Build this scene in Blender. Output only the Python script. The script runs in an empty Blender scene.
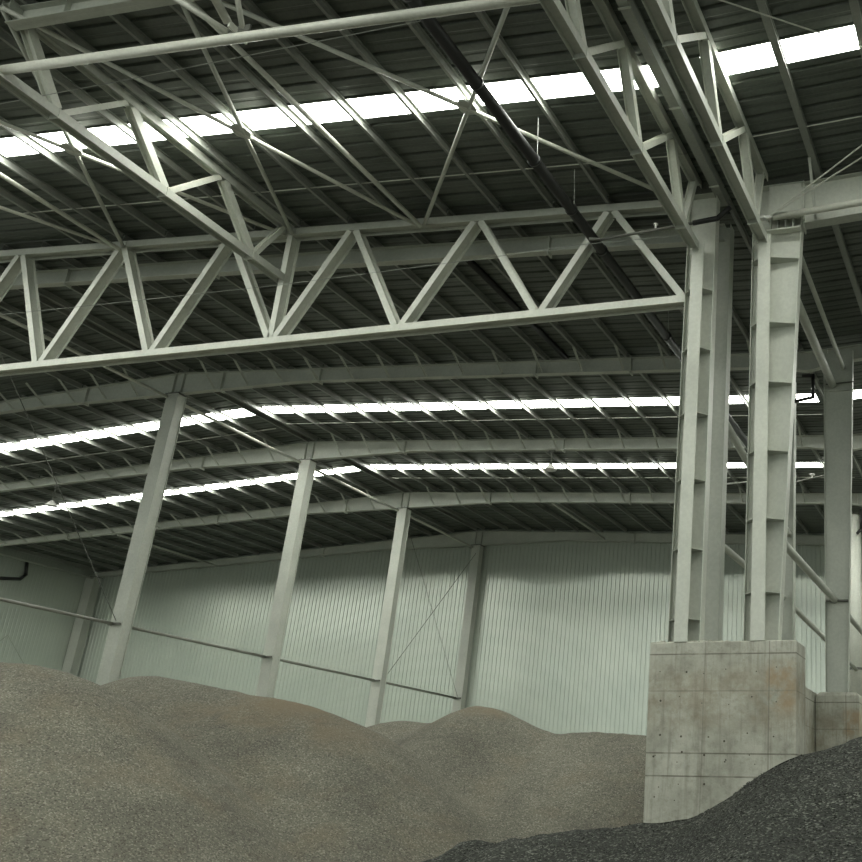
import bpy, math, random
from mathutils import Vector, Matrix, noise
random.seed(7)
C = bpy.context.scene.collection
# ------------------------------------------------------------------ camera
F, PX, PY, YAW, PITCH, ROLL = 1036.14, 739.89, 403.3, -0.2666, 0.3787, 0.0262
fw = Vector((math.sin(YAW)*math.cos(PITCH), math.cos(YAW)*math.cos(PITCH), math.sin(PITCH)))
r0 = fw.cross(Vector((0, 0, 1))).normalized()
u0 = r0.cross(fw)
cr, sr = math.cos(ROLL), math.sin(ROLL)
rt, up = cr*r0 + sr*u0, -sr*r0 + cr*u0
cam = bpy.data.cameras.new('camera'); co = bpy.data.objects.new('camera', cam); C.objects.link(co)
co.matrix_world = Matrix(((rt.x, up.x, -fw.x, 0), (rt.y, up.y, -fw.y, 0), (rt.z, up.z, -fw.z, 0), (0, 0, 0, 1)))
cam.sensor_width = 36; cam.sensor_fit = 'HORIZONTAL'
cam.lens = F/862*36
cam.shift_x = (431-PX)/862; cam.shift_y = (PY-431)/862
cam.clip_end = 400
bpy.context.scene.camera = co

def ray(x, y):
    a, b = (x-PX)/F, -(y-PY)/F
    return rt*a + up*b + fw
def atY(x, y, Y):
    d = ray(x, y); return d*(Y/d.y)

# ------------------------------------------------------------------ materials
def mat(name, build):
    m = bpy.data.materials.new(name); m.use_nodes = True
    nt = m.node_tree; nt.nodes.clear()
    out = nt.nodes.new('ShaderNodeOutputMaterial'); bs = nt.nodes.new('ShaderNodeBsdfPrincipled')
    nt.links.new(bs.outputs[0], out.inputs[0])
    build(nt, bs, out); return m
def N(nt, t, **kw):
    n = nt.nodes.new(t)
    for k, v in kw.items():
        if k.startswith('i_'):
            key = k[2:]
            n.inputs[int(key) if key.isdigit() else key.replace('_', ' ')].default_value = v
        else: setattr(n, k, v)
    return n
def ramp(nt, stops, src):
    r = nt.nodes.new('ShaderNodeValToRGB'); e = r.color_ramp.elements
    while len(e) < len(stops): e.new(0.5)
    for el, (p, c) in zip(e, stops): el.position = p; el.color = (*c, 1)
    nt.links.new(src, r.inputs[0]); return r.outputs[0]
def geo_pos(nt):
    return nt.nodes.new('ShaderNodeNewGeometry').outputs['Position']
def noise_tex(nt, vec, scale, detail=4, rough=.55):
    n = N(nt, 'ShaderNodeTexNoise', i_Scale=scale, i_Detail=detail, i_Roughness=rough)
    nt.links.new(vec, n.inputs['Vector']); return n.outputs[0]
def mix(nt, fac, a, b, mode='MIX'):
    m = N(nt, 'ShaderNodeMix', data_type='RGBA', blend_type=mode)
    for sock, v in ((m.inputs[0], fac), (m.inputs[6], a), (m.inputs[7], b)):
        if hasattr(v, 'is_output'): nt.links.new(v, sock)
        elif isinstance(v, tuple): sock.default_value = (*v, 1)
        else: sock.default_value = v
    return m.outputs[2]
def bump(nt, bs, h, strength, dist):
    b = N(nt, 'ShaderNodeBump', i_Strength=strength, i_Distance=dist)
    nt.links.new(h, b.inputs['Height']); nt.links.new(b.outputs[0], bs.inputs['Normal'])

def painted(name, c1, c2, rough=.5, scale=.9, grime=.14):
    def b(nt, bs, out):
        p = geo_pos(nt)
        n = noise_tex(nt, p, scale, 5, .6)
        col = ramp(nt, ((.35, c1), (.7, c2)), n)
        fine = noise_tex(nt, p, 14, 3)
        d = ramp(nt, ((.42, (1-grime,)*3), (.6, (1, 1, 1))), fine)
        col = mix(nt, .5, col, d, 'MULTIPLY')
        nt.links.new(col, bs.inputs['Base Color']); bs.inputs['Roughness'].default_value = rough
    return mat(name, b)
M_steel = painted('grey green painted steel', (.44, .46, .405), (.52, .54, .475))
M_pale = painted('pale painted steel', (.54, .56, .49), (.62, .635, .56), .45)
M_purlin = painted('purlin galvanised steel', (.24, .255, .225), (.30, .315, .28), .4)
M_pipe = painted('white painted tube', (.56, .57, .50), (.64, .65, .57), .4)
M_olive = painted('dull olive strut steel', (.17, .175, .145), (.23, .235, .20), .6)
M_dark = painted('dark steel fitting', (.10, .105, .09), (.16, .165, .14), .6)
M_black = painted('black pipe paint', (.012, .013, .012), (.02, .021, .02), .42)
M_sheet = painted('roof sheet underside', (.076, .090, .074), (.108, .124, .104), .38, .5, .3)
M_white = painted('white plastic', (.75, .75, .7), (.8, .8, .76), .4)
M_rust = painted('rusty scrap', (.12, .07, .04), (.2, .13, .08), .9)

def b_wall(nt, bs, out):
    p = geo_pos(nt)
    n = noise_tex(nt, p, .35, 4)
    col = ramp(nt, ((.3, (.525, .578, .515)), (.7, (.605, .648, .575))), n)
    nt.links.new(col, bs.inputs['Base Color'])
    bs.inputs['Roughness'].default_value = .25; bs.inputs['Metallic'].default_value = .42
M_wall = mat('pale green corrugated cladding', b_wall)

def b_sky(nt, bs, out):
    bs.inputs['Base Color'].default_value = (.8, .8, .8, 1)
    bs.inputs['Emission Color'].default_value = (.98, 1, .92, 1)
    bs.inputs['Emission Strength'].default_value = SKYLIGHT
SKYLIGHT = 16.5
M_sky = mat('translucent skylight sheet', b_sky)

def gravel(name, dark, mid, light, warm, grain, bumpd, warm_spots=(), dark_spots=(), warm_amt=.35):
    def bd(nt, bs, out):
        p = geo_pos(nt)
        v = N(nt, 'ShaderNodeTexVoronoi', i_Scale=grain); nt.links.new(p, v.inputs['Vector'])
        sep = nt.nodes.new('ShaderNodeSeparateColor'); nt.links.new(v.outputs['Color'], sep.inputs[0])
        col = ramp(nt, ((0, dark), (.3, mid), (.75, mid), (1, light)), sep.outputs[0])
        big = noise_tex(nt, p, .45, 6, .6)
        tone = ramp(nt, ((.35, (.80, .80, .80)), (.65, (1.14, 1.14, 1.12))), big)
        col = mix(nt, 1.0, col, tone, 'MULTIPLY')
        n2 = noise_tex(nt, p, 1.3, 6, .65)
        w = ramp(nt, ((.5, (0, 0, 0)), (.72, (warm_amt,)*3)), noise_tex(nt, p, .7, 5, .6))
        col = mix(nt, w, col, warm)
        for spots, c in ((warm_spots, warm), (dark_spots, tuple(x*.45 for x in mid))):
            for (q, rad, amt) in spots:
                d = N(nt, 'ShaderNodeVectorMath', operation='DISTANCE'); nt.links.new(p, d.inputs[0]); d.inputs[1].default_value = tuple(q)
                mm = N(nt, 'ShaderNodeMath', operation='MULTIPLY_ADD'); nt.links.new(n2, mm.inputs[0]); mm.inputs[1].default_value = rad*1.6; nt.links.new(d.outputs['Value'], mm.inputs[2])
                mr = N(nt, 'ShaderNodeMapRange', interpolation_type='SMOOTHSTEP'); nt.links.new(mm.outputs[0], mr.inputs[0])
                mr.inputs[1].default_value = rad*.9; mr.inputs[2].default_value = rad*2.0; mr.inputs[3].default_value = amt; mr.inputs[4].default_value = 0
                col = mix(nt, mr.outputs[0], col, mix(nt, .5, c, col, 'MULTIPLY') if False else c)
        nt.links.new(col, bs.inputs['Base Color']); bs.inputs['Roughness'].default_value = .95
        bs.inputs['Specular IOR Level'].default_value = .2
        bump(nt, bs, v.outputs['Distance'], .7, bumpd)
    return mat(name, bd)
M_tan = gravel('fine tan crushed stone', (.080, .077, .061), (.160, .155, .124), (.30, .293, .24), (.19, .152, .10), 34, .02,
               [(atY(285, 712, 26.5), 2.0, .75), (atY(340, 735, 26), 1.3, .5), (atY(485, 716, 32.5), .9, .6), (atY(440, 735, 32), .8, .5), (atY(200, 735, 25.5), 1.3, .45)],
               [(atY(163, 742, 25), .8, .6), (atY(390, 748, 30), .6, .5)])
M_grit = gravel('coarse dark gravel', (.014, .016, .013), (.042, .045, .039), (.17, .178, .155), (.05, .052, .045), 28, .03)
M_stone = gravel('loose dark stone', (.02, .022, .018), (.055, .058, .05), (.2, .21, .185), (.06, .06, .05), 9, .01)

def b_conc(nt, bs, out):
    p = geo_pos(nt)
    sep = nt.nodes.new('ShaderNodeSeparateXYZ'); nt.links.new(p, sep.inputs[0])
    n = noise_tex(nt, p, 1.1, 6, .62)
    col = ramp(nt, ((.3, (.30, .30, .25)), (.5, (.43, .43, .365)), (.72, (.54, .54, .47))), n)
    # vertical drip streaks
    mp = N(nt, 'ShaderNodeMapping'); mp.inputs['Scale'].default_value = (5.5, 5.5, .42); nt.links.new(p, mp.inputs[0])
    st = noise_tex(nt, mp.outputs[0], 1.6, 4, .65)
    col = mix(nt, ramp(nt, ((.5, (0, 0, 0)), (.68, (.5, .5, .5))), st), col, (.21, .20, .16))
    col = mix(nt, .6, col, ramp(nt, ((.32, (.62, .61, .57)), (.5, (1, 1, 1)), (.75, (1.12, 1.12, 1.1))), noise_tex(nt, p, 6.5, 6, .7)), 'MULTIPLY')
    # brown damp band and rust patch
    def band(sock, c, w, soft):
        a = N(nt, 'ShaderNodeMath', operation='SUBTRACT'); nt.links.new(sock, a.inputs[0]); a.inputs[1].default_value = c
        b2 = N(nt, 'ShaderNodeMath', operation='ABSOLUTE'); nt.links.new(a.outputs[0], b2.inputs[0])
        mr = N(nt, 'ShaderNodeMapRange', interpolation_type='SMOOTHSTEP'); nt.links.new(b2.outputs[0], mr.inputs[0])
        mr.inputs[1].default_value = w; mr.inputs[2].default_value = w+soft; mr.inputs[3].default_value = 1; mr.inputs[4].default_value = 0
        return mr.outputs[0]
    def mul(*ss):
        o = ss[0]
        for s in ss[1:]:
            m = N(nt, 'ShaderNodeMath', operation='MULTIPLY'); nt.links.new(o, m.inputs[0])
            if hasattr(s, 'is_output'): nt.links.new(s, m.inputs[1])
            else: m.inputs[1].default_value = s
            o = m.outputs[0]
        return o
    nb = ramp(nt, ((.38, (0, 0, 0)), (.62, (1, 1, 1))), noise_tex(nt, p, 2.3, 5, .7))
    col = mix(nt, mul(band(sep.outputs[2], 2.15, .35, .45), nb, .5), col, (.24, .20, .13))
    col = mix(nt, mul(band(sep.outputs[2], 2.35, .3, .3), band(sep.outputs[0], -4.55, .18, .2), nb, .6), col, (.36, .25, .14))
    # formwork board seams, broken up
    nb2 = ramp(nt, ((.3, (.35, .35, .35)), (.55, (1, 1, 1))), noise_tex(nt, p, 3.1, 3))
    for z, k in ((2.985, .75), (2.27, .35), (1.10, .8), (.68, .8)):
        col = mix(nt, mul(band(sep.outputs[2], z, .007, .012), nb2, k), col, (.10, .095, .07))
    for x, k in ((-4.78, .5), (-6.1, .3)):
        col = mix(nt, mul(band(sep.outputs[0], x, .005, .012), k), col, (.12, .11, .085))
    nt.links.new(col, bs.inputs['Base Color']); bs.inputs['Roughness'].default_value = .9
    bump(nt, bs, noise_tex(nt, p, 9, 6, .7), .35, .03)
M_conc = mat('board marked stained concrete', b_conc)
M_hole = painted('dark form tie hole', (.07, .062, .045), (.1, .09, .065), .95)
M_floor = painted('dusty concrete ground', (.10, .097, .08), (.13, .125, .105), .95)

# ------------------------------------------------------------------ mesh builder
class MB:
    def __init__(s): s.v = []; s.f = []
    def poly(s, pts): 
        b = len(s.v); s.v += [Vector(p) for p in pts]; s.f.append(tuple(range(b, b+len(pts))))
    def hexa(s, a, b):            # two quads joined
        o = len(s.v); s.v += [Vector(p) for p in a+b]
        s.f += [(o+3, o+2, o+1, o), (o+4, o+5, o+6, o+7)]
        for i in range(4):
            j = (i+1) % 4; s.f.append((o+i, o+j, o+4+j, o+4+i))
        return s
    def box(s, x0, x1, y0, y1, z0, z1):
        return s.hexa([(x0, y0, z0), (x1, y0, z0), (x1, y1, z0), (x0, y1, z0)], [(x0, y0, z1), (x1, y0, z1), (x1, y1, z1), (x0, y1, z1)])
    def frame(s, p0, p1, upv):
        p0, p1, upv = Vector(p0), Vector(p1), Vector(upv)
        d = (p1-p0).normalized(); side = d.cross(upv).normalized(); u = side.cross(d).normalized()
        return p0, p1, side, u
    def bar(s, p0, p1, upv, w, h, du=0, ds=0):   # w along side, h along up, offset du/ds
        p0, p1, sd, u = s.frame(p0, p1, upv)
        q = lambda p: [p+sd*(ds+a*w/2)+u*(du+b*h/2) for a, b in ((-1, -1), (1, -1), (1, 1), (-1, 1))]
        return s.hexa(q(p0), q(p1))
    def hsec(s, p0, p1, upv, h, b, tw=.012, tf=.014):
        s.bar(p0, p1, upv, b, tf, h/2-tf/2); s.bar(p0, p1, upv, b, tf, -h/2+tf/2)
        return s.bar(p0, p1, upv, tw, h-2*tf)
    def csec(s, p0, p1, upv, h, b, t=.012, flip=1):
        s.bar(p0, p1, upv, t, h)
        s.bar(p0, p1, upv, b, t, h/2-t/2, flip*(b/2-t/2)); s.bar(p0, p1, upv, b, t, -h/2+t/2, flip*(b/2-t/2))
        return s.bar(p0, p1, upv, t, .03, -h/2+.021, flip*(b-t))
    def tube(s, p0, p1, r, n=10, r1=None):
        p0, p1 = Vector(p0), Vector(p1); d = (p1-p0).normalized()
        a = Vector((0, 0, 1)) if abs(d.z) < .9 else Vector((1, 0, 0))
        sd = d.cross(a).normalized(); u = sd.cross(d); r1 = r if r1 is None else r1
        o = len(s.v)
        for p, rr in ((p0, r), (p1, r1)):
            s.v += [p+(sd*math.cos(2*math.pi*i/n)+u*math.sin(2*math.pi*i/n))*rr for i in range(n)]
        for i in range(n):
            j = (i+1) % n; s.f.append((o+i, o+j, o+n+j, o+n+i))
        s.f += [tuple(o+i for i in reversed(range(n))), tuple(o+n+i for i in range(n))]
        return s
    def path(s, pts, r, n=8):
        for a, b in zip(pts, pts[1:]): s.tube(a, b, r, n)
        for p in pts[1:-1]: s.ball(p, r)
        return s
    def ball(s, c, r, nu=8, nv=5, sz=1):
        c = Vector(c); o = len(s.v)
        for j in range(1, nv):
            t = math.pi*j/nv
            s.v += [c+Vector((r*math.sin(t)*math.cos(2*math.pi*i/nu), r*math.sin(t)*math.sin(2*math.pi*i/nu), sz*r*math.cos(t))) for i in range(nu)]
        a = len(s.v); s.v += [c+Vector((0, 0, r*sz)), c-Vector((0, 0, r*sz))]
        for i in range(nu):
            k = (i+1) % nu
            s.f.append((a, o+i, o+k)); s.f.append((a+1, o+(nv-2)*nu+k, o+(nv-2)*nu+i))
            for j in range(nv-2): s.f.append((o+j*nu+i, o+(j+1)*nu+i, o+(j+1)*nu+k, o+j*nu+k))
        return s
    def plate(s, pts, nrm, t):    # polygon plate of thickness t
        n = Vector(nrm).normalized()*t/2; o = len(s.v); k = len(pts)
        s.v += [Vector(p)+n for p in pts]+[Vector(p)-n for p in pts]
        s.f += [tuple(range(o, o+k)), tuple(o+k+i for i in reversed(range(k)))]
        for i in range(k): j = (i+1) % k; s.f.append((o+i, o+k+i, o+k+j, o+j))
        return s

def obj(name, mb, material, parent=None, loc=(0, 0, 0), smooth=False):
    me = bpy.data.meshes.new(name); L = Vector(loc)
    off = Vector(parent['_o']) if parent is not None and '_o' in parent else L
    me.from_pydata([v-off for v in mb.v], [], mb.f); me.update()
    me.materials.append(material)
    if smooth:
        for p in me.polygons: p.use_smooth = True
    o = bpy.data.objects.new(name, me); C.objects.link(o)
    if parent is not None: o.parent = parent
    else: o.location = L
    return o
ROOTS = []
def tag(o, label, cat, group=None):
    o['label'] = label; o['category'] = cat
    if group: o['group'] = group
    return o
def thing(name, label, cat, loc, group=None):
    o = bpy.data.objects.new(name, None); C.objects.link(o); o.empty_display_size = .2
    o.location = loc; o['_o'] = tuple(loc); ROOTS.append(o)
    return tag(o, label, cat, group)
def struct(name, mb, material):
    o = obj(name, mb, material); o['kind'] = 'structure'; return o

def sub(name, mb, material, part, root):     # a piece of a part
    me = bpy.data.meshes.new(name); off = Vector(root['_o'])
    me.from_pydata([v-off for v in mb.v], [], mb.f); me.materials.append(material)
    o = bpy.data.objects.new(name, me); C.objects.link(o); o.parent = part
    return o
# ------------------------------------------------------------------ building layout (metres; camera at origin)
XR, XL, XV, XQ, XE = -30.5, -58.0, -5.95, -3.9, 20.0     # ridge, left eave, valley, -, right ridge
YG, YT, YA, YB, YC, YD = 12.1, 20.55, 29.96, 37.96, 45.96, 53.96
FLOOR = -1.6
def ztop(x):      # top of the rafters = underside of the purlins
    if x < XR: return 15.31-.060*(XR-x)
    if x < XV: return 15.31-.0557*(x-XR)
    return 15.31-.0557*(XV-XR)+.055*(x-XV)
def zbot(x):
    if x < -37: return 14.42-.0475*(-37-x)
    if x < XR: return 14.45-.03*(XR-x)/6.5
    if x < -25: return 14.45+.06*(x-XR)/5.5
    if x < XV-1.5: return 14.51-.0557*(x+25)
    if x < XV+1.5: return 14.51-.0557*(XV-1.5+25)-.25*(1-abs(x-XV)/1.5)
    return 14.51-.0557*(XV-1.5+25)+.055*(x-XV-1.5)
PUR = .22
zroof = lambda x: ztop(x)+PUR

struct('floor', MB().box(-75, 40, -40, 60, FLOOR-.2, FLOOR), M_floor)
SKY_Y = ((7.6, 8.5), (15.98, 16.68), (34.05, 34.85), (41.95, 42.65))
def roof_slope(name, xa, xb):
    mb = MB(); y = -24.0; per = .3; prof = []
    edges = sorted([e for s in SKY_Y for e in s])
    # runs of opaque sheet between the skylight strips
    runs, s0 = [], -24.0
    for a, b in SKY_Y: runs.append((s0, a)); s0 = b
    runs.append((s0, 54.4))
    for a, b in runs:
        n = max(1, round((b-a)/per)); st = (b-a)/n; prof = []
        for i in range(n):
            y0 = a+i*st
            deep = .055 if i % 2 == 0 else .012
            prof += [(y0, 0), (y0+st*.62, 0), (y0+st*.72, deep), (y0+st*.9, deep)]
        prof.append((b, 0))
        o = len(mb.v)
        for (yy, dz) in prof:
            mb.v += [Vector((xa, yy, zroof(xa)+dz)), Vector((xb, yy, zroof(xb)+dz))]
        for i in range(len(prof)-1): mb.f.append((o+2*i, o+2*i+1, o+2*i+3, o+2*i+2))
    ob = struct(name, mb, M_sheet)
    so = ob.modifiers.new('thickness', 'SOLIDIFY'); so.thickness = .02; so.offset = 1
roof_slope('ceiling', XL-.6, XR); roof_slope('ceiling', XR, XV); roof_slope('ceiling', XV, XE)
# skylight strips (translucent sheets), one window per strip and slope, stopping short of the ridge cap
k = 0
cap = MB()
for a, b in SKY_Y:
    for xa, xb in ((XL-.6, XR-.45), (XR+.35, XV-.55), (XV+.55, XE)):
        k += 1; m = MB(); z0, z1 = zroof(xa)+.01, zroof(xb)+.01
        m.hexa([(xa, a-.0, z0), (xb, a-.0, z1), (xb, b+.0, z1), (xa, b+.0, z0)], [(xa, a-.0, z0+.015), (xb, a-.0, z1+.015), (xb, b+.0, z1+.015), (xa, b+.0, z0+.015)])
        struct('window_%d' % k, m, M_sky)
    for x0, x1 in ((XR-.45, XR+.35), (XV-.55, XV+.55)):
        for xa, xb in ((x0, (XR if x0 < -20 else XV)), ((XR if x0 < -20 else XV), x1)):
            z0, z1 = zroof(xa)+.005, zroof(xb)+.005
            cap.hexa([(xa, a-.0, z0), (xb, a-.0, z1), (xb, b+.0, z1), (xa, b+.0, z0)], [(xa, a-.0, z0+.03), (xb, a-.0, z1+.03), (xb, b+.0, z1+.03), (xa, b+.0, z0+.03)])
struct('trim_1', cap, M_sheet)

def corrugated(name, p0, p1, inward, ztopf, per=.255, z0=FLOOR, rib=.028):
    p0, p1 = Vector(p0), Vector(p1); L = (p1-p0).length; d = (p1-p0)/L; n = int(L/per); mb = MB(); prof = []
    inw = Vector(inward)
    for i in range(n):
        s = i*per
        prof += [(s, 0), (s+per*.70, 0), (s+per*.78, rib), (s+per*.92, rib)]
    prof.append((n*per, 0))
    for s, h in prof:
        p = p0+d*s-inw*h
        mb.v += [Vector((p.x, p.y, z0)), Vector((p.x, p.y, ztopf(p.x)))]
    for i in range(len(prof)-1): mb.f.append((2*i, 2*i+2, 2*i+3, 2*i+1))
    ob = struct(name, mb, M_wall)
    so = ob.modifiers.new('thickness', 'SOLIDIFY'); so.thickness = .02; so.offset = 0
corrugated('wall_back', (XL-.5, 54.35, 0), (XE, 54.35, 0), (0, -1, 0), lambda x: zroof(x)+.08)
corrugated('wall_left', (XL-.35, -24, 0), (XL-.35, 54.4, 0), (1, 0, 0), lambda x: zroof(XL)+.05, rib=.010)
corrugated('wall_right_light_block', (XE, -24, 0), (XE, 54.4, 0), (-1, 0, 0), lambda x: zroof(XE)-.02)  # unseen wall under the right ridge, added to block light from that side

# ------------------------------------------------------------------ purlins
ORD = ['zero', 'first', 'second', 'third', 'fourth', 'fifth', 'sixth', 'seventh', 'eighth', 'ninth', 'tenth', 'eleventh', 'twelfth', 'thirteenth', 'fourteenth', 'fifteenth', 'sixteenth', 'seventeenth', 'eighteenth', 'nineteenth', 'twentieth']
XPR = [-24.21+1.5*(i-4) for i in range(0, 17)]            # right slope from the ridge down to the valley
XPL = [-30.70-1.5*i for i in range(0, 19)]
XPV = [-3.88, -2.22, -.7]
BAYS = [(YG-4.0, YT, 'in the nearest roof bay', -26.5, -.5), (YT, YA, 'just behind the big lattice truss', -36, -2),
        (YA, YB, 'in front of the nearer far skylight rafter', -48.5, -2), (YB, YC, 'in the bay of the farther skylight', -57, -2),
        (YC, YD, 'in the dark last bay by the back wall', -58, -2)]
BAYN = ['in the nearest bay', 'in the bay behind the truss', 'in the middle skylight bay',
        'in the farthest skylight bay', 'in the dark last bay']
pur_mesh = {}
def purlin(x, bay, lab, grp):
    y0, y1 = BAYS[bay][0], BAYS[bay][1]; fw_ = .16 if x > XV else .075
    if x > XV: bay += 10
    if bay not in pur_mesh:
        mb = MB().csec((0, .03, PUR/2), (0, y1-y0-.03, PUR/2), (0, 0, 1), PUR-.01, fw_)
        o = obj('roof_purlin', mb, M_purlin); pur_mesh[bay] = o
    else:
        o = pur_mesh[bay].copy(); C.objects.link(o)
    o.location = (x, y0, ztop(x))
    o.rotation_euler = (0, math.atan(.0557 if XR < x < XV else -.058), 0)
    tag(o, lab, 'roof purlin', grp)
for b in range(5):
    lo, hi = BAYS[b][3], BAYS[b][4]
    grp = 'roof purlins '+BAYN[b]
    for i, x in enumerate(XPR):
        if lo < x < hi: purlin(x, b, '%s steel purlin right of the ridge, %s' % (ORD[i+1], BAYN[b]), grp)
    for i, x in enumerate(XPL):
        if lo < x < hi: purlin(x, b, '%s steel purlin left of the ridge, %s' % (ORD[i+1], BAYN[b]), grp)
    for i, x in enumerate(XPV):
        if lo < x < hi: purlin(x, b, '%s steel purlin right of the valley, %s' % (ORD[i+1], BAYN[b]), grp)

# sag rods: thin lateral rods tying the purlins together
for (y, lab, xa, xb) in ((18.9, 'thin sag rod tying the purlins of the nearest roof bay', -26, XV-.6), (35.7, 'thin sag rod behind the middle skylight strip', -30.2, XV-.6),
                 (36.1, 'thin sag rod left of the ridge behind the middle skylight strip', -47, -31), (43.6, 'thin sag rod behind the farthest skylight strip', -30.2, XV-.6),
                 (18.6, 'thin sag rod under the roof right of the valley', XV+.7, -.7)):
    m = MB().tube((xa, y, ztop(xa)+.06), (xb, y, ztop(xb)+.06), .014, 6)
    tag(obj('sag_rod', m, M_pipe, loc=((xa+xb)/2, y, ztop(xa))), lab, 'rod')

# ------------------------------------------------------------------ rafters
def rafter(name, label, y, x0, x1, splices, braces, side=-1, col_x=None, group=None, zb=None):
    zbot = zb or globals()['zbot']
    t = thing(name, label, 'rafter beam', ((x0+x1)/2, y, zbot((x0+x1)/2)), group)
    ks = sorted(set([x0, x1] + [x for x in (-37, XR, -25, XV-1.5, XV, XV+1.5) if x0 < x < x1]))
    web, tf, bf = MB(), MB(), MB()
    for a, b in zip(ks, ks[1:]):
        za, zb, Za, Zb = zbot(a), zbot(b), ztop(a), ztop(b)
        web.hexa([(a, y-.006, za), (b, y-.006, zb), (b, y+.006, zb), (a, y+.006, za)], [(a, y-.006, Za), (b, y-.006, Zb), (b, y+.006, Zb), (a, y+.006, Za)])
        for mb, z0, z1, s in ((tf, Za, Zb, -1), (bf, za, zb, 1)):
            mb.hexa([(a, y-.12, z0), (b, y-.12, z1), (b, y+.12, z1), (a, y+.12, z0)], [(a, y-.12, z0+s*.016), (b, y-.12, z1+s*.016), (b, y+.12, z1+s*.016), (a, y+.12, z0+s*.016)])
    obj('web', web, M_steel, t); obj('top_flange', tf, M_steel, t); obj('bottom_flange', bf, M_steel, t)
    for x in splices:
        obj('splice_plate', MB().box(x-.02, x+.02, y-.13, y+.13, zbot(x)-.09, ztop(x)-.02), M_steel, t)
    for x in (col_x or ()):
        for dx in (-.2, .2):
            obj('stiffener', MB().box(x+dx-.008, x+dx+.008, y-.115, y+.115, zbot(x)+.02, ztop(x)-.03), M_steel, t)
    for x in braces:
        m = MB().bar((x-.06, y+side*.10, zbot(x)+.05), (x, y+side*1.15, ztop(x)+.04), (1, 0, 0), .075, .012)
        m.bar((x-.06, y+side*.10, zbot(x)+.05), (x, y+side*1.15, ztop(x)+.04), (1, 0, 0), .012, .06, .03)
        obj('knee_brace', m, M_steel, t)
    return t
def br(lo, hi): return [x for x in XPR[1:]+XPL[1:]+XPV if lo < x < hi]
RG = 'roof rafters across the hall behind the big truss'
rafter('rafter_beam', 'dark roof rafter close behind the long lattice truss, seen through its web', 21.96, -34, -6.5, (-27.5, -22, -11.35), (), group=RG, zb=lambda x: ztop(x)-.47)
rafter('rafter_beam', 'grey gabled roof rafter nearest behind the big truss', YA, XL, XE, (-28.5, -24.2, -15.5, -12.0, -34.8), br(-42, -2), col_x=(XR, -5.1), group=RG)
rafter('rafter_beam', 'grey gabled roof rafter between the two far skylight strips', YB, XL, XE, (-36.2, -25.6, -18), br(-50, -2), col_x=(XR,), group=RG)
rafter('rafter_beam', 'grey gabled roof rafter just beyond the farthest skylight strip', YC, XL, XE, (-52, -42, -34, -25.6, -18), br(-57, -2), col_x=(XR, -7.0), group=RG)
rafter('rafter_beam', 'dark grey rafter along the top of the back wall', YD, XL, XE, (-41, -20.7), (), col_x=(XR, ), group=RG)

# ------------------------------------------------------------------ big lattice truss across the picture
def lattice_member(t, p, q, upv, h, b, name='diagonal', m=None):
    return obj(name, MB().hsec(p, q, upv, h, b), m or M_pale, t)
X0T, X1T, YC_ = -31.2, -7.0, YT+.18
zt = lambda x: ztop(x)-.01
tr = thing('lattice_truss', 'long pale lattice truss spanning the hall to the double columns on concrete', 'roof truss', (-19, YT, 11.1))
topc = MB()
for a, b in ((X0T, XR), (XR, X1T)): topc.hsec((a, YC_, zt(a)-.10), (b, YC_, zt(b)-.10), (0, 1, 0), .36, .20)
obj('top_chord', topc, M_steel, tr)
obj('bottom_chord', MB().hsec((X0T, YC_, 11.245), (X1T, YC_, 11.245), (0, 1, 0), .36, .19), M_pale, tr)
tops = [-27.9, -24.17, -20.46, -16.5, -12.79, -9.09]
bots = [-29.8, -26.02, -22.27, -18.4, -14.65, -10.8, X1T]
for i, xt in enumerate(tops):
    for xb, s in ((bots[i], .08), (bots[i+1], -.08)):
        xt2 = xt-.09 if s > 0 else xt+.09; xb2 = xb+.10 if s > 0 else xb-.10
        lattice_member(tr, (xb2, YC_, 11.33), (xt2, YC_, zt(xt)-.20), (0, 1, 0), .34, .165)
lattice_member(tr, (-18.42, YC_, 11.33), (-18.46, YC_, zt(-18.46)-.20), (0, 1, 0), .34, .165, 'post')
ep = obj('end_plate', MB().box(X1T-.02, X1T+.01, YT-.02, YT+.38, 10.75, 11.8), M_steel, tr)
for zb in (10.85, 11.05, 11.5, 11.7): sub('bolt', MB().tube((X1T-.06, YT+.04, zb), (X1T+.02, YT+.04, zb), .018, 6), M_dark, ep, tr)
for x in (-24.17, -18.45, -14.4):
    obj('gusset_plate', MB().box(x-.16, x+.16, YT-.02, YT, zt(x)-.20, zt(x)-.02), M_steel, tr)

# ------------------------------------------------------------------ trusses running in depth, from the cross frame to the big truss / columns
def depth_truss(label, x, y0, y1, bot_nodes, top_nodes, zb, ztp, grp=None, endz=None):
    t = thing('carrier_truss', label, 'roof truss', (x, (y0+y1)/2, zb), grp)
    obj('top_chord', MB().hsec((x, y0, ztp-.1), (x, y1, ztp-.1), (1, 0, 0), .22, .20), M_steel, t)
    obj('bottom_chord', MB().hsec((x, y0, zb+.1), (x, y1, zb+.1), (1, 0, 0), .24, .20), M_steel, t)
    for yb in bot_nodes:
        obj('splice_plate', MB().box(x-.13, x+.13, yb-.05, yb-.03, zb-.02, zb+.22), M_steel, t)
    seq = []
    pts = [('t', top_nodes[0])]
    for i, yb in enumerate(bot_nodes):
        obj('post', MB().hsec((x, top_nodes[i]+.08, ztp-.2), (x, yb-.08, zb+.2), (1, 0, 0), .20, .2), M_pale, t)
        obj('diagonal', MB().hsec((x, yb+.08, zb+.2), (x, top_nodes[i+1]-.08, ztp-.2), (1, 0, 0), .18, .13), M_pale, t)
    return t
depth_truss('pale carrier truss at left running back into the long lattice truss', -18.47, YG-.3, YT+.0, (13.44, 16.4, 19.36), (12.2, 14.9, 17.86, 20.3), 13.0, 14.66)
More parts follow.
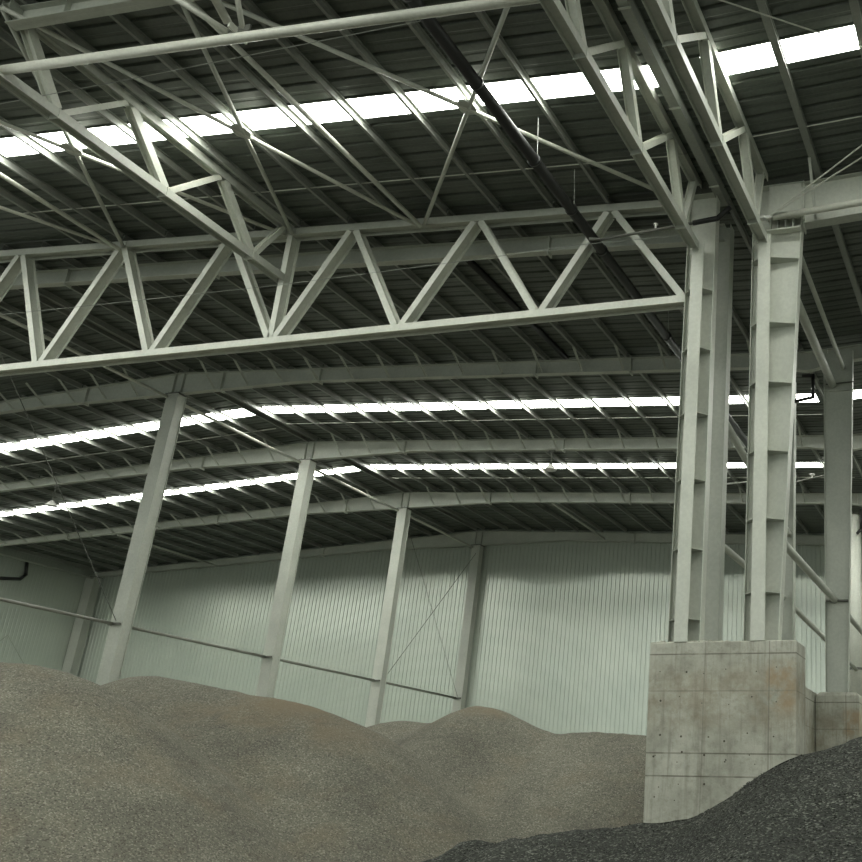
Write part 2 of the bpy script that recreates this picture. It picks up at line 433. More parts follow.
DG = 'paired carrier trusses above the double columns'
depth_truss('left one of the paired trusses above the double columns, left of the gutter', -6.72, 8.0, 20.2, (10.5, 13.4, 16.3, 19.2), (9.3, 12.1, 15.1, 18.1, 19.95), 12.27, 14.17, DG)
depth_truss('right one of the paired trusses above the double columns, right of the gutter', -5.08, 8.0, 20.2, (10.5, 13.45, 16.4, 19.35), (9.4, 12.2, 15.2, 18.2, 19.95), 12.27, 14.13, DG)

# cross frame at the near end of the carrier trusses: plate girder above, round tie below, inclined bars
gt = thing('cross_girder', 'pale plate girder crossing the top left corner above the white tube', 'girder', (-14, YG, 14.1))
xa, xb = -18.6, -6.9
ga, gb = 14.27, 13.85
web = MB().hexa([(xa, YG-.007, ga), (xb, YG-.007, gb), (xb, YG+.007, gb), (xa, YG+.007, ga)], [(xa, YG-.007, ztop(xa)), (xb, YG-.007, ztop(xb)), (xb, YG+.007, ztop(xb)), (xa, YG+.007, ztop(xa))])
obj('web', web, M_pale, gt)
for nm, (za, zb) in (('bottom_flange', (ga, gb)), ('top_flange', (ztop(xa)-.02, ztop(xb)-.02))):
    obj(nm, MB().hexa([(xa, YG-.13, za), (xb, YG-.13, zb), (xb, YG+.13, zb), (xa, YG+.13, za)], [(xa, YG-.13, za+.018), (xb, YG-.13, zb+.018), (xb, YG+.13, zb+.018), (xa, YG+.13, za+.018)]), M_steel, gt)
for x in (-17.15, -15.2, -12.9, -10.5):
    obj('stiffener', MB().box(x-.007, x+.007, YG-.12, YG+.12, ga+.02-(x-xa)*.029, ztop(x)-.03), M_steel, gt)
tb = thing('tie_tube', 'white round tube spanning the top of the view below the girder', 'tube', (-12.9, YG, 13.0))
zp = lambda x: 13.16+(x+18.45)*(12.52-13.16)/(18.45-6.9)
obj('tube', MB().tube((-18.40, YG, zp(-18.40)), (-6.8, YG, zp(-6.8)), .095, 16), M_pipe, tb, smooth=True)
xj = -12.95; zj = zp(xj)
obj('gusset_plate', MB().box(xj-.22, xj+.26, YG-.02, YG+.02, zj+.06, zj+.26), M_dark, tb)
obj('gusset_plate', MB().box(xj-.02, xj+.02, YG-.22, YG+.26, zj+.08, zj+.22), M_pale, tb)
for p, q, r, lab in (((xj-.05, YG-.2, zj+.2), (-12.9, 9.6, 14.1), .075, 'pale round strut rising from the tube joint towards the viewer'),
                     ((xj+.1, YG, zj+.2), (-12.75, 11.3, 14.15), .05, 'short bar rising steeply from the tube joint, rightmost of its three bars'),
                     ((xj-.18, YG, zj+.17), (-14.7, 11.3, 14.0), .055, 'white inclined bar rising left from the tube joint to the girder')):
    tag(obj('inclined_strut', MB().tube(p, q, r, 10), M_pipe, loc=p, smooth=True), lab, 'strut')

# ------------------------------------------------------------------ roof-plane bracing between the cross frame and the big truss
def zb_(x): return ztop(x)-.18
def brace(p, q, r, lab, name='brace_tube', m=None, grp=None):
    tag(obj(name, MB().tube(p, q, r, 10), m or M_pipe, loc=p, smooth=True), lab, 'brace', grp)
P = lambda x, y: Vector((x, y, ztop(x)-.22))
NX = [-30.2, -24.17, -18.47, -14.4, -6.9]
yn, yf = 11.75, YT-.03
txt = ['at far left', 'left of the carrier truss', 'right of the carrier truss', 'beside the black pipe']
for i in range(4):
    a, b = NX[i], NX[i+1]
    n1, n2 = P(a, yf), P(b, yf); f1, f2 = P(a, yn), P(b, yn)
    cx = n1.lerp(f2, .5)
    t = thing('roof_cross_brace', 'flat cross of bracing tubes under the near roof, %s' % txt[i], 'cross brace', cx, 'crossed bracing tubes under the near roof')
    obj('brace_tube', MB().tube(n1+Vector((.12, -.02, 0)), f2, .05, 8), M_steel, t, smooth=True)
    obj('brace_tube', MB().tube(n2+Vector((-.12, -.02, 0)), f1, .05, 8), M_pipe, t, smooth=True)
    obj('gusset_plate', MB().plate([cx+Vector((d*math.cos(a_), 1.3*d*math.sin(a_), 0)) for a_, d in [(j*math.pi/4+.4, .2) for j in range(8)]], (0, 0, 1), .05), M_steel, t)
brace(P(-24.17, yf)-Vector((0, .02, .08)), P(-24.17, yn)-Vector((0, 0, .08)), .06, 'round strut from the long truss forward, left of the carrier truss', 'strut_tube')
brace(P(-14.4, yf)-Vector((0, .02, .05)), P(-14.4, yn)-Vector((0, 0, .05)), .06, 'round strut from the long truss forward, right of the carrier truss', 'strut_tube')

# ------------------------------------------------------------------ columns in the ridge line
def box_col(x, y, w, d, z0, z1, label, group=None, name='steel_column', cat='column', node=5.7, cap_=True, m=None):
    t = thing(name, label, cat, (x, y, z0), group)
    s = MB().box(x-w/2, x+w/2, y-d/2, y-d/2+.02, z0, z1).box(x-w/2, x+w/2, y+d/2-.02, y+d/2, z0, z1)
    s.box(x-w/2+.035, x-w/2+.05, y-d/2+.02, y+d/2-.02, z0, z1).box(x+w/2-.05, x+w/2-.035, y-d/2+.02, y+d/2-.02, z0, z1)
    obj('shaft', s, m or M_steel, t)
    if cap_:
        cp = obj('cap_plate', MB().box(x-w/2-.05, x+w/2+.05, y-d/2-.05, y+d/2+.05, z1, z1+.025), M_dark, t)
        for bx in (-.24, -.1, .1, .24):
            sub('bolt', MB().tube((x+bx, y-d/2+.02, z1-.05), (x+bx, y-d/2+.02, z1+.12), .022, 6), M_steel, cp, t)
    obj('base_plate', MB().box(x-w/2-.1, x+w/2+.1, y-d/2-.1, y+d/2+.1, z0, z0+.03), M_dark, t)
    if node:
        obj('strut_bracket', MB().box(x-w/2-.02, x+w/2-.05, y-d/2-.09, y-d/2, node-.05, node+.03).box(x-.12, x+.05, y-d/2-.14, y-d/2, node-.02, node+.0), M_dark, t)
    return t
CG = 'steel columns standing in a row under the roof ridge'
CL = ['tallest steel column of the ridge row, rising from the left gravel heap', 'second steel column of the ridge row, behind the left tan heap',
      'third steel column of the ridge row, in front of the back wall', 'farthest ridge column against the back wall, behind the heap peak']
for (y, lab) in zip((YA, YB, YC, YD-.05), CL):
    box_col(XR, y, .52, .46, FLOOR, 14.40, lab, CG)
box_col(XL+.05, YD-.1, .7, .55, FLOOR, 13.35, 'wide corner column where the left wall meets the back wall', node=None)
# struts between the ridge columns
SL = ['leaving the picture on the left', 'between the tallest column and the second', 'between the second ridge column and the third', 'between the third ridge column and the back wall']
for z, r, hh, g, dx in ((5.7, .055, 'lower', 'lower strut tubes between ridge columns', -.1), (14.28, .06, 'upper', 'upper strut tubes between ridge column tops', -.22)):
    for i, (ya, yb) in enumerate(((18, YA), (YA, YB), (YB, YC), (YC, YD-.05))):
        p, q = (XR+dx, ya+.26, z), (XR+dx, yb-.26, z)
        brace(p, q, r, '%s horizontal strut tube %s' % (hh, SL[i]), 'strut_tube', M_olive if hh == 'lower' else M_pipe, g)
def rod(p, q, lab, r=.014, m=None): tag(obj('tie_rod', MB().tube(p, q, r, 6), m or M_dark, loc=p), lab, 'tie rod')
rod((XR+.02, YC+.1, 14.0), (XR, YD-.32, 5.78), 'thin tie rod falling from third ridge column top to the back wall strut')
rod((XR+.06, YC+.24, 5.78), (XR+.06, YD-.3, 13.9), 'thin tie rod rising from third ridge column strut to the back wall')
rod((XR+.02, 21.96, 13.9), (XR, YA-.27, 5.8), 'thin tie rod sloping down to the strut joint of the tallest column')
rod((XL-.2, 49.19, 8.92), (XL-.2, 53.2, 5.2), 'thin rod on left wall falling right from its peak', .012)
rod((XL-.2, 49.19, 8.92), (XL-.2, 46.5, 6.0), 'thin rod on left wall falling left from its peak', .012)
brace((XL+.3, 28, 13.25), (XL+.3, YD-.4, 13.25), .05, 'thin eave strut running to the corner column', 'strut_tube', M_steel)
brace((-22.2, YC+.13, 14.36), (-22.5, YD-.14, 14.5), .06, 'round strut to the back wall rafter, right of the ridge', 'strut_tube', M_steel)
brace((-48.7, YC+.13, 13.85), (-48.8, YD-.14, 13.9), .06, 'round strut to the back wall rafter, far left of the ridge', 'strut_tube', M_steel)
pp = MB().path([(XL-.24, 46.0, 11.75), (XL-.24, 47.6, 12.0), (XL-.24, 49.0, 12.24), (XL-.24, 49.3, 12.56), (XL-.24, 49.15, 13.32)], .1)
tag(obj('drain_pipe', pp, M_black, loc=(XL, 48, 12.4), smooth=True), 'black bent drain pipe high on the left wall', 'pipe')

# ------------------------------------------------------------------ cruciform double columns on the concrete pedestal
def cross_col(x, label, taper, levels, grp):
    z0, z1 = 3.235, 13.9
    t = thing('cross_column', label, 'column', (x, YT, z0), grp)
    hw = .33; y = YT
    front = MB().box(x-.145, x+.145, y-.36, y-.34, z0, 12.5).box(x-.007, x+.007, y-.34, y, z0, 12.5)
    obj('front_flange', front, M_pale, t)
    rb, rtp = (x+hw, x+hw) if not taper else (x+.36, x+.855)
    w = MB().hexa([(x-hw, y-.007, z0), (rb, y-.007, z0), (rb, y+.007, z0), (x-hw, y+.007, z0)], [(x-hw, y-.007, z1), (rtp, y-.007, z1), (rtp, y+.007, z1), (x-hw, y+.007, z1)])
    obj('web', w, M_pale, t)
    obj('side_flange', MB().box(x-hw-.016, x-hw, y-.15, y+.15, z0, z1), M_steel, t)
    obj('side_flange', MB().hexa([(rb, y-.15, z0), (rb+.018, y-.15, z0), (rb+.018, y+.15, z0), (rb, y+.15, z0)], [(rtp, y-.15, z1), (rtp+.018, y-.15, z1), (rtp+.018, y+.15, z1), (rtp, y+.15, z1)]), M_pale, t)
    obj('rear_flange', MB().box(x-.145, x+.145, y+.34, y+.36, z0, z1).box(x-.007, x+.007, y+.007, y+.34, z0, z1), M_steel, t)
    for z in levels:
        r_ = rb+(rtp-rb)*(z-z0)/(z1-z0)
        pl = MB().plate([(x+.01, y-.335, z), (x+.145, y-.335, z), (r_, y-.15, z), (r_, y-.01, z), (x+.01, y-.01, z)], (0, 0, 1), .012)
        pl.plate([(x-.01, y-.335, z), (x-.01, y-.01, z), (x-hw, y-.01, z), (x-hw, y-.15, z), (x-.145, y-.335, z)], (0, 0, 1), .012)
        obj('stiffener', pl, M_steel, t)
    obj('cap_plate', MB().box(x-hw-.05, rtp+.05, y-.2, y+.2, z1, z1+.025), M_steel, t)
    return t
KG = 'double columns on the tall concrete pedestal'
cross_col(-6.63, 'left cross-shaped steel column standing on the tall concrete pedestal', False, (3.7, 5.16, 6.68, 8.2, 9.77, 11.28), KG)
cross_col(-5.03, 'right steel column widening upwards on the tall concrete pedestal', True, (4.21, 5.74, 7.23, 8.81, 10.25, 11.9), KG)
def h_col(x, y, w, d, z0, z1, label, group=None, m=None):     # H column: web facing the viewer, flanges at its sides
    t = thing('steel_column', label, 'column', (x, y, z0), group)
    obj('web', MB().box(x-w/2+.016, x+w/2-.016, y-.007, y+.007, z0, z1), m or M_steel, t)
    for s in (-1, 1): obj('flange', MB().box(x+s*(w/2-.008)-.008, x+s*(w/2-.008)+.008, y-d/2, y+d/2, z0, z1), m or M_steel, t)
    obj('base_plate', MB().box(x-w/2-.08, x+w/2+.08, y-d/2-.08, y+d/2+.08, z0, z0+.03), M_dark, t)
    return t
VG = 'steel columns in the roof valley line'
h_col(-6.66, 21.96, .70, .35, 3.28, 13.9, 'steel column just behind the left cross-shaped column', VG)
h_col(-6.72, YA, .72, .35, 3.28, 12.99, 'steel column seen behind the right widening column', VG)
c5 = thing('steel_column', 'wide steel column tapering downwards on the small pedestal right of the tall one', 'column', (-5.1, YA, 3.275), VG)
obj('web', MB().hexa([(-5.36, YA-.26, 3.275), (-4.76, YA-.26, 3.275), (-4.76, YA-.24, 3.275), (-5.36, YA-.24, 3.275)], [(-5.36, YA-.26, 13.75), (-4.46, YA-.26, 13.75), (-4.46, YA-.24, 13.75), (-5.36, YA-.24, 13.75)]), M_steel, c5)
obj('flange', MB().box(-5.38, -5.36, YA-.36, YA-.13, 3.275, 13.75), M_steel, c5)
obj('flange', MB().hexa([(-4.76, YA-.36, 3.275), (-4.74, YA-.36, 3.275), (-4.74, YA-.13, 3.275), (-4.76, YA-.13, 3.275)], [(-4.46, YA-.36, 13.75), (-4.44, YA-.36, 13.75), (-4.44, YA-.13, 13.75), (-4.46, YA-.13, 13.75)]), M_steel, c5)
obj('stiffener', MB().box(-5.36, -4.5, YA-.36, YA-.26, 12.40, 12.42), M_steel, c5)
obj('bolt_rail', MB().tube((-5.3, YA-.38, 12.62), (-4.4, YA-.38, 12.65), .022, 6), M_dark, c5)
for zc in (5.87,): obj('stiffener', MB().box(-5.36, -4.70, YA-.36, YA-.26, zc-.05, zc-.0), M_dark, c5)
t6 = thing('round_column', 'pale round column at the far right edge', 'column', (-7.0, YC, 3.9), VG)
obj('shaft', MB().tube((-7.0, YC, 3.9), (-7.0, YC, 12.95), .34, 20), M_pale, t6, smooth=True)
obj('cap_plate', MB().box(-7.4, -6.6, YC-.4, YC+.4, 12.95, 12.98), M_dark, t6)
obj('collar', MB().tube((-7.0, YC, 6.0), (-7.0, YC, 6.1), .37, 20), M_dark, t6)

# valley struts, braces right of the double columns
WG = 'sloping-looking strut tubes between valley columns'
for p, q, r, lab in (((-5.13, YT+.37, 5.87), (-5.1, YA-.27, 5.87), .10, 'thick strut tube from the right widening column to the wide column'),
                     ((-6.75, 22.2, 6.0), (-6.65, YA-.2, 6.0), .085, 'strut tube from behind the left cross-shaped column'),
                     ((-6.65, YA+.2, 6.0), (-6.95, YC-.34, 6.0), .085, 'strut tube passing behind the wide column to the far round column'),
                     ((-5.1, YA+.3, 5.87), (-5.3, YC+6, 5.9), .085, 'upper strut tube at the right edge beyond the wide column'),
                     ((-4.95, YT+.4, 12.45), (-5.1, YA-.37, 12.6), .13, 'thick tube under the roof from the right column to the wide column'),
                     ((-4.55, YT+.4, 12.9), (-4.75, YA-.37, 13.15), .07, 'thinner tube above the thick one right of the columns'),
                     ((-6.7, 22.2, 9.2), (-6.5, YA-.2, 7.9), .10, 'dark inclined tube seen between the two cross-shaped columns')):
    brace(p, q, r, lab, 'strut_tube', M_steel, WG)
rod((-6.8, 22.4, 7.2), (-6.6, YA-.2, 9.7), 'thin crossing rod between the two cross-shaped columns', .02, M_steel)

# right-hand rafter springing from the widening column
rg = thing('haunched_girder', 'pale plate girder running right from the head of the widening column', 'girder', (-2, YT, 12.8))
za = lambda x: 12.80+.06*(x+4.27)
zt2 = lambda x: 13.93+.058*(x+4.27)
x0, x1 = -4.155, 4.0
obj('web', MB().hexa([(x0, YT-.007, za(x0)), (x1, YT-.007, za(x1)), (x1, YT+.007, za(x1)), (x0, YT+.007, za(x0))], [(x0, YT-.007, zt2(x0)), (x1, YT-.007, zt2(x1)), (x1, YT+.007, zt2(x1)), (x0, YT+.007, zt2(x0))]), M_pale, rg)
for nm, f, s in (('bottom_flange', za, 1), ('top_flange', zt2, -1)):
    obj(nm, MB().hexa([(x0, YT-.15, f(x0)), (x1, YT-.15, f(x1)), (x1, YT+.15, f(x1)), (x0, YT+.15, f(x0))], [(x0, YT-.15, f(x0)+s*.018), (x1, YT-.15, f(x1)+s*.018), (x1, YT+.15, f(x1)+s*.018), (x0, YT+.15, f(x0)+s*.018)]), M_steel, rg)
obj('end_plate', MB().box(x0-.02, x0+.005, YT-.16, YT+.16, za(x0)-.12, zt2(x0)+.03), M_pale, rg)
obj('knee_brace', MB().bar((-3.87, YT-.14, za(-3.87)+.05), (-3.87, YT-.9, ztop(-3.87)), (1, 0, 0), .06, .06), M_steel, rg)
kb = thing('knee_panel', 'pale knee panel with ribs on the head of the widening column', 'panel', (-4.6, YT-.2, 12.5))
obj('panel', MB().box(-4.98, -4.20, YT-.17, YT-.15, 12.98, 13.95), M_pale, kb)
for z in (12.60, 12.95): obj('shelf_plate', MB().box(-5.0, -4.20, YT-.34, YT-.14, z, z+.025), M_pale, kb)
for i in range(4): obj('rib', MB().box(-4.92+i*.18, -4.905+i*.18, YT-.33, YT-.15, 12.625, 12.95), M_steel, kb)
brace((-4.80, YT-.45, 12.87), (2.0, YT-.45, 13.27), .085, 'white tube running right from the widening column head', 'strut_tube', M_pipe)
ck = thing('rod_clamp', 'white clamp with nuts on the end of the right carrier truss', 'clamp', (-5.08, YT-.52, 12.85))
obj('block', MB().box(-5.14, -4.98, YT-.60, YT-.44, 12.80, 12.87), M_white, ck)
obj('nut', MB().tube((-4.98, YT-.52, 12.84), (-4.84, YT-.52, 12.84), .05, 6), M_white, ck)
def roof_hit(x, y, drop):       # where the line of sight meets the underside of the purlins
    d = ray(x, y); t = 10.0
    for _ in range(60): t = (ztop(d.x*t)-drop)/d.z
    return d*t
rod((-4.85, YT-.5, 12.9), roof_hit(905, 112, .03), 'upper one of two pale rods leaving the clamp to the right', .018, M_pipe)
rod((-4.85, YT-.55, 12.86), roof_hit(905, 130, .03), 'lower one of two pale rods leaving the clamp to the right', .018, M_pipe)
rod(roof_hit(690, -10, .06), roof_hit(910, 63, .06), 'single pale rod crossing under the right skylight', .016, M_pipe)

# valley gutter between the paired trusses
gu = thing('valley_gutter', 'long steel gutter trough in the roof valley between the paired trusses', 'gutter', (XV-.1, 20, 14.0))
gx0, gx1 = -6.33, -6.14
for nm, m in (('trough_floor', MB().box(gx0, gx1, 6, 20.9, 13.86, 13.87)), ('trough_side', MB().box(gx0-.01, gx0, 6, 20.9, 13.86, 14.12)), ('trough_side', MB().box(gx1, gx1+.01, 6, 20.9, 13.86, 14.12))):
    obj(nm, m, M_purlin, gu)
for y in (8, 11, 14, 17, 20): obj('bracket', MB().box(gx0-.03, gx1+.03, y-.02, y+.02, 13.83, 13.858), M_steel, gu)

# ------------------------------------------------------------------ black pipes
bp = thing('fire_main_pipe', 'thick black pipe running down the hall through the long lattice truss', 'pipe', (-9.38, 20, 13.0))
obj('pipe', MB().tube((-9.38, 6, 13.02), (-9.38, 38.5, 13.02), .125, 16), M_black, bp, smooth=True)
for y in (12.0, 14.4, 17.0, 19.0, 20.9, 26): obj('coupling', MB().tube((-9.38, y-.04, 13.02), (-9.38, y+.04, 13.02), .145, 16), M_black, bp, smooth=True)
for y in (12.0, 17.0, 19.0, 26): obj('hanger_wire', MB().tube((-9.38+.06, y, 13.14), (-9.4, y, ztop(-9.4)), .009, 5), M_purlin, bp)
br_ = thing('sprinkler_branch', 'thin black branch pipe from the black main to the double columns', 'pipe', (-7.6, 20.1, 12.9))
obj('pipe', MB().path([(-9.3, 19.95, 12.78), (-9.0, 19.97, 12.74), (-6.6, 20.1, 12.98)], .035), M_dark, br_, smooth=True)
obj('elbow', MB().path([(-6.75, 20.1, 12.97), (-6.15, 20.1, 13.02), (-5.85, 20.1, 13.28)], .065), M_black, br_, smooth=True)
sh = obj('sprinkler_head', MB().tube((-7.66, 20.03, 12.90), (-7.66, 20.03, 13.02), .025, 8), M_white, br_)
sub('deflector', MB().tube((-7.66, 20.03, 13.0), (-7.66, 20.03, 13.02), .06, 10), M_white, sh, br_)
q0, q1, q2 = atY(796, 482, 36), atY(812, 478, 36), atY(826, 475, 36)
b2 = thing('sprinkler_branch', 'thin sprinkler pipe high between the widening column and the wide column', 'pipe', q1)
obj('pipe', MB().tube(q0, q2, .035, 8), M_dark, b2)
obj('sprinkler_head', MB().tube(q1, q1+Vector((0, 0, .16)), .04, 8).tube(q1+Vector((0, 0, .12)), q1+Vector((0, 0, .15)), .1, 10), M_white, b2)
p2 = thing('rear_black_tube', 'black tube in the gap between two purlins, behind the middle of the long truss', 'pipe', (-14.05, 26, 14.0))  # black tube laid along the gap between two neighbouring purlins
obj('pipe', MB().tube((-14.46, YT+1.6, 14.58), (-14.46, YA+.05, 14.54), .10, 14), M_black, p2, smooth=True)
dp = MB().path([(-6.1, YA-.19, 13.05), (-5.75, YA-.19, 13.05), (-5.75, YA-.19, 12.3), (-6.38, YA-.19, 12.2)], .06)
tag(obj('drain_pipe', dp, M_black, loc=(-6, YA-.5, 12.5), smooth=True), 'black bent drain pipe between the widening column and the wide column', 'pipe')
dp = MB().path([(-6.4, YC-.35, 13.2), (-6.6, YC-.35, 13.1), (-6.6, YC-.35, 12.2), (-6.8, YC-.35, 12.0)], .07)
tag(obj('drain_pipe', dp, M_black, loc=(-6.5, YC-1, 12.5), smooth=True), 'black drain pipe beside the far round column', 'pipe')

# cables
def cable(pts, lab, r=.008):
    m = MB()
    for a, b in zip(pts, pts[1:]): m.tube(a, b, r, 5)
    tag(obj('steel_cable', m, M_purlin, loc=pts[0]), lab, 'cable')
cable([(-19.6, 13.0, 13.23), (-16, 13, 13.27), (-12.3, 13, 13.35), (-8.2, 13, 13.43), (-7.0, 13, 13.46)], 'thin slack cable strung below the white tube at the top')
cable([(-30.0, 19.9, 12.62), (-25, 19.9, 12.53), (-18, 19.9, 12.47), (-12, 19.9, 12.55), (-9.7, 19.9, 12.62), (-6.75, 20.19, 12.72)], 'thin slack cable strung across the front of the long lattice truss')

# pendant lamps under the second far rafter
def lamp(x, y, z, lab):
    t = thing('pendant_lamp', lab, 'lamp', (x, y, z), 'pendant lamps under the far rafter')
    obj('stem', MB().tube((x, y, z+.1), (x, y, zbot(x)), .02, 6), M_dark, t)
    obj('shade', MB().tube((x, y, z-.14), (x, y, z+.12), .27, 14, .07), M_white, t, smooth=False)
    obj('bracket', MB().box(x-.15, x+.15, y-.03, y+.03, zbot(x)-.05, zbot(x)-.0), M_dark, t)
lamp(-18.54, YB, 13.42, 'small pendant lamp hanging in front of the farthest skylight, right of the ridge')
lamp(-44.5, YB, 13.15, 'small pendant lamp hanging at far left in front of the farthest skylight')

# ------------------------------------------------------------------ concrete pedestals
def chamfer_block(x0, x1, y0, y1, z0, z1, c, taper=0):
    m = MB()
    m.hexa([(x0-taper, y0, z0), (x1, y0, z0), (x1, y1, z0), (x0-taper, y1, z0)], [(x0, y0, z1-c), (x1, y0, z1-c), (x1, y1, z1-c), (x0, y1, z1-c)])
    m.hexa([(x0, y0, z1-c), (x1, y0, z1-c), (x1, y1, z1-c), (x0, y1, z1-c)], [(x0+c, y0+c, z1), (x1-c, y0+c, z1), (x1-c, y1-c, z1), (x0+c, y1-c, z1)])
    return m
pd = thing('concrete_pedestal', 'tall stained concrete pedestal under the two cross-shaped columns', 'pedestal', (-5.7, 21, FLOOR))
obj('block', chamfer_block(-7.27, -4.24, 20.2, 21.1, FLOOR, 3.235, .02, -.08), M_conc, pd)
for row, zz in enumerate((2.62, 2.1, 1.42, 1.08, .98, .52, .3)):
    for i in range(6):
        x = -7.0+i*.47+random.uniform(-.09, .09)
        if x < -4.3 and random.random() < .85 and zz > (x+7.3)*.46-.1:
            z = zz+random.uniform(-.1, .1); r = random.choice((.012, .016, .022))
            obj('tie_hole', MB().tube((x, 20.197, z), (x, 20.21, z), r, 8), M_hole, pd)
edge = MB()
for i in range(60):      # crumbled mortar bits along the top edge
    x = random.uniform(-7.2, -5.6); edge.ball((x, 20.24+random.uniform(0, .12), 3.235), random.uniform(.015, .045), 5, 4)
o = obj('crumbs', edge, M_conc, pd); o['kind'] = 'stuff'
pe = thing('concrete_pedestal', 'low concrete pedestal with rounded top at right of the tall pedestal', 'pedestal', (-5, 30, FLOOR))
obj('block', chamfer_block(-5.63, -4.42, 29.45, 30.6, FLOOR, 3.27, .1), M_conc, pe)
pf = thing('concrete_plinth', 'dark concrete plinth in the gap between the two pedestals', 'pedestal', (-6.5, 27, FLOOR))
obj('block', chamfer_block(-7.6, -5.66, 22.6, 30.5, FLOOR, 3.275, .03), M_conc, pf)
pg = thing('concrete_pedestal', 'far concrete footing under the round column at the right edge', 'pedestal', (-7, YC, FLOOR))
obj('block', chamfer_block(-7.7, -6.3, YC-.7, YC+.7, FLOOR, 3.9, .05), M_conc, pg)

# ------------------------------------------------------------------ gravel heaps
def lerp_list(xs, ys, x):
    if x <= xs[0]: return ys[0]
    for i in range(len(xs)-1):
        if x <= xs[i+1]:
            t = (x-xs[i])/(xs[i+1]-xs[i]); t2 = t
            return ys[i]+(ys[i+1]-ys[i])*t2
    return ys[-1]
def smooth_list(xs, ys, x, w):
    s = 0
    for k in range(-4, 5): s += lerp_list(xs, ys, x+k*w/4)
    return s/9
def heap(label, ridge, slope, step, material, group, rnd=1.0, clamp=None, amp=.08, yfun=None, sm=.3, cone=None, rough_x=None):
    """ridge: list of (X, Z) along a crest at Y=yfun(X); tipped at its angle of repose all round down to the floor"""
    xs = [p[0] for p in ridge]; zs = [p[1] for p in ridge]
    zmax = max(zs)-FLOOR; W = zmax/slope+rnd+1.2
    x_lo, x_hi = xs[0], xs[-1]
    if cone:       # crest samples up to the last summit; beyond it the heap falls as a cone
        pts = []
        n = int((cone-x_lo)/.3)
        for k in range(n+1):
            x = x_lo+(cone-x_lo)*k/n; pts.append((x, yfun(x), smooth_list(xs, zs, x, sm)))
        x_hi = cone+W
    nx = int((x_hi-x_lo)/step)+1; ny = int(2*W/step)+1
    mb = MB()
    for j in range(ny+1):
        for i in range(nx+1):
            x = x_lo+(x_hi-x_lo)*i/nx; y0 = yfun(x); dy = -W+2*W*j/ny; y = y0+dy
            z = -9
            if not cone or x < cone: z = smooth_list(xs, zs, x, sm)-slope*(math.sqrt(dy*dy+rnd*rnd)-rnd)
            if cone and x > cone-6:
                for (px_, py_, pz_) in pts[-24:]:
                    zz = pz_-slope*1.12*(math.sqrt((x-px_)**2+(y-py_)**2+rnd*rnd)-rnd)
                    if zz > z: z = zz
            z += amp*noise.noise(Vector((x*.55, y*.55, 0)))+amp*.5*noise.noise(Vector((x*1.7, y*1.7, 5)))+amp*.22*noise.noise(Vector((x*4.5, y*4.5, 9)))
            if rough_x is not None and x < rough_x: z += min(1, (rough_x-x)/2)*(.16*noise.noise(Vector((x*1.1, y*1.1, 2)))+.07*noise.noise(Vector((x*3.3, y*3.3, 4))))
            z = max(z, FLOOR-.05)
            if clamp:
                for (cx0, cx1, cy0, cy1) in clamp:
                    if cx0 < x < cx1 and cy0 < y < cy1: y = cy0
            mb.v.append(Vector((x, y, z)))
    n1 = nx+1
    for j in range(ny):
        for i in range(nx):
            q = (j*n1+i, j*n1+i+1, (j+1)*n1+i+1, (j+1)*n1+i)
            if max(mb.v[k].z for k in q) > FLOOR-.04: mb.f.append(q)
    o = obj('gravel_heap', mb, material, loc=((x_lo+x_hi)/2, yfun((x_lo+x_hi)/2), FLOOR), smooth=True)
    tag(o, label, 'gravel heap', group)
    return o
def px_ridge(pts, Y): 
    out = []
    for x, y in pts:
        p = atY(x, y, Y); out.append((p.x, p.z))
    return out
GG = 'heaps of crushed stone'
R1 = px_ridge([(-330, 690), (-200, 668), (-60, 656), (0, 662), (50, 668), (75, 680), (100, 692), (170, 740), (260, 815), (330, 880)], 21)
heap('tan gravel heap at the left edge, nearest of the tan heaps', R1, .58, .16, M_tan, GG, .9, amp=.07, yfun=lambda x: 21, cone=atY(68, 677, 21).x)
R2 = px_ridge([(-60, 730), (20, 712), (70, 700), (100, 692), (130, 680), (160, 676), (200, 684), (240, 695), (275, 698), (300, 705), (335, 718), (367, 731), (410, 757), (470, 800), (540, 850), (600, 890)], 27)
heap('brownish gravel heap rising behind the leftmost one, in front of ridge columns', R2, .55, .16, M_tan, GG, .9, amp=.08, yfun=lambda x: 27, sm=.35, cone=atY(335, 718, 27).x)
R3 = px_ridge([(200, 800), (280, 765), (340, 738), (367, 729), (385, 723), (400, 721), (430, 724), (445, 719), (460, 711), (480, 706), (500, 710), (530, 725), (560, 734), (600, 733), (650, 735), (700, 750), (760, 790)], 33)
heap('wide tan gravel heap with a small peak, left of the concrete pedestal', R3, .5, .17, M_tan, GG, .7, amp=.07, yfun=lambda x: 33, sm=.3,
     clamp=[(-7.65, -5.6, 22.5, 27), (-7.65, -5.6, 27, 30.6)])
RD = [(-16, -1.75), (-13.5, -1.5), (-12, -1.2), (-10.8, -.66), (-9, -.38), (-7.6, -.24), (-7.0, -.17), (-6.2, -.02), (-5.5, .33), (-4.8, .76), (-4.1, 1.08), (-3, 1.46), (-2, 1.78), (-.5, 2.0), (1, 1.95), (4, .9), (8, -1.0), (9.5, -1.7)]
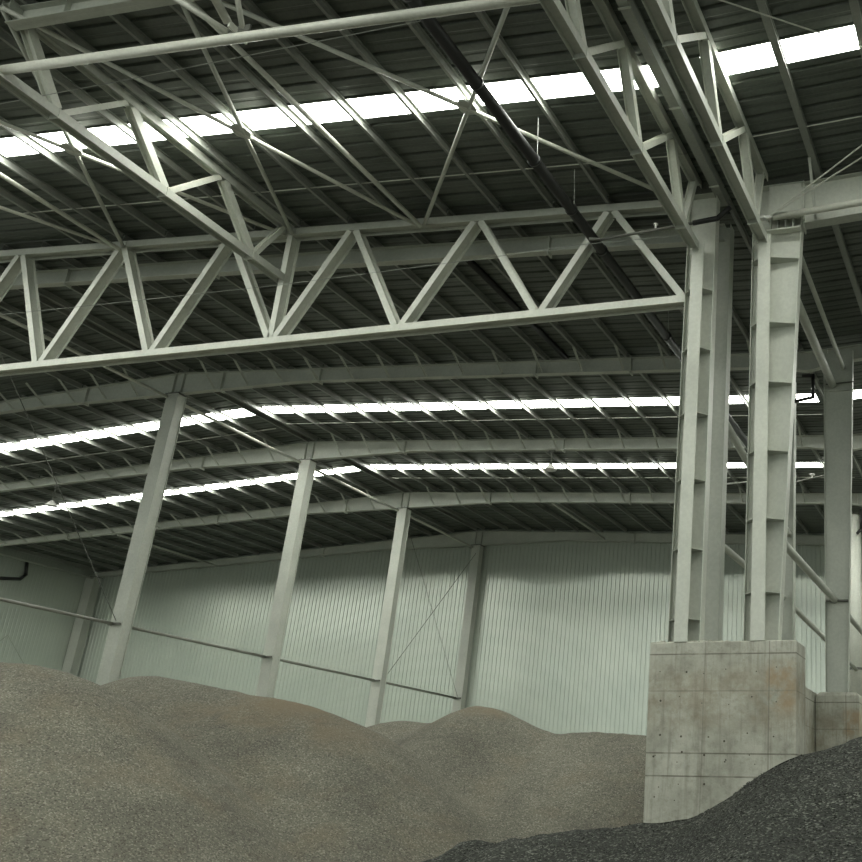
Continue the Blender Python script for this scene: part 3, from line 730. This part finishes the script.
heap('dark coarse gravel heap in the bottom right corner, against the pedestal', RD, .42, .1, M_grit, GG, .8, amp=.09, yfun=lambda x: 20.4+1.2*max(0, min(1, (x+4)/3)), sm=.3, rough_x=-8.2,
     clamp=[(-7.3, -4.12, 20.19, 21.2), (-7.3, -5.6, 21.2, 31)])
# loose stones on the dark heap
def dark_z(x, y):
    xs = [p[0] for p in RD]; zs = [p[1] for p in RD]
    dy = y-(20.4+1.2*max(0, min(1, (x+4)/3)))
    z = smooth_list(xs, zs, x, .3)-.42*(math.sqrt(dy*dy+.64)-.8)
    return z+.09*noise.noise(Vector((x*.55, y*.55, 0)))+.045*noise.noise(Vector((x*1.7, y*1.7, 5)))+.02*noise.noise(Vector((x*4.5, y*4.5, 9)))
st = MB()
for i in range(9000):
    x = random.uniform(-12.5, -1.2); y = random.uniform(13.5, 20.1)
    z = dark_z(x, y); r = random.uniform(.009, .024)
    if z < FLOOR+.02: continue
    o_ = len(st.v); c = Vector((x, y, z+r*.3))
    a = [Vector((random.uniform(.6, 1.2)*sx*r, random.uniform(.6, 1.2)*sy*r, random.uniform(.5, 1)*sz*r)) for sx, sy, sz in ((1, 0, 0), (0, 1, 0), (-1, 0, 0), (0, -1, 0), (0, 0, 1), (0, 0, -1))]
    st.v += [c+p for p in a]
    st.f += [(o_+i1, o_+(i1+1) % 4, o_+4) for i1 in range(4)]+[(o_+(i1+1) % 4, o_+i1, o_+5) for i1 in range(4)]
so = obj('loose_stones', st, M_stone); so['kind'] = 'stuff'
tag(so, 'loose dark angular stones scattered over the dark gravel heap', 'stones')

# ------------------------------------------------------------------ daylight
w = bpy.data.worlds.new('overcast sky'); bpy.context.scene.world = w; w.use_nodes = True
bg = w.node_tree.nodes['Background']; bg.inputs[0].default_value = (.91, 1.0, .925, 1); bg.inputs[1].default_value = 0.95
sc = bpy.context.scene
for o in ROOTS:
    if '_o' in o: del o['_o']
sc.view_settings.view_transform = 'Standard'; sc.view_settings.look = 'None'
sc.view_settings.gamma = 1; sc.view_settings.use_curve_mapping = False
sc.view_settings.exposure = 0.55
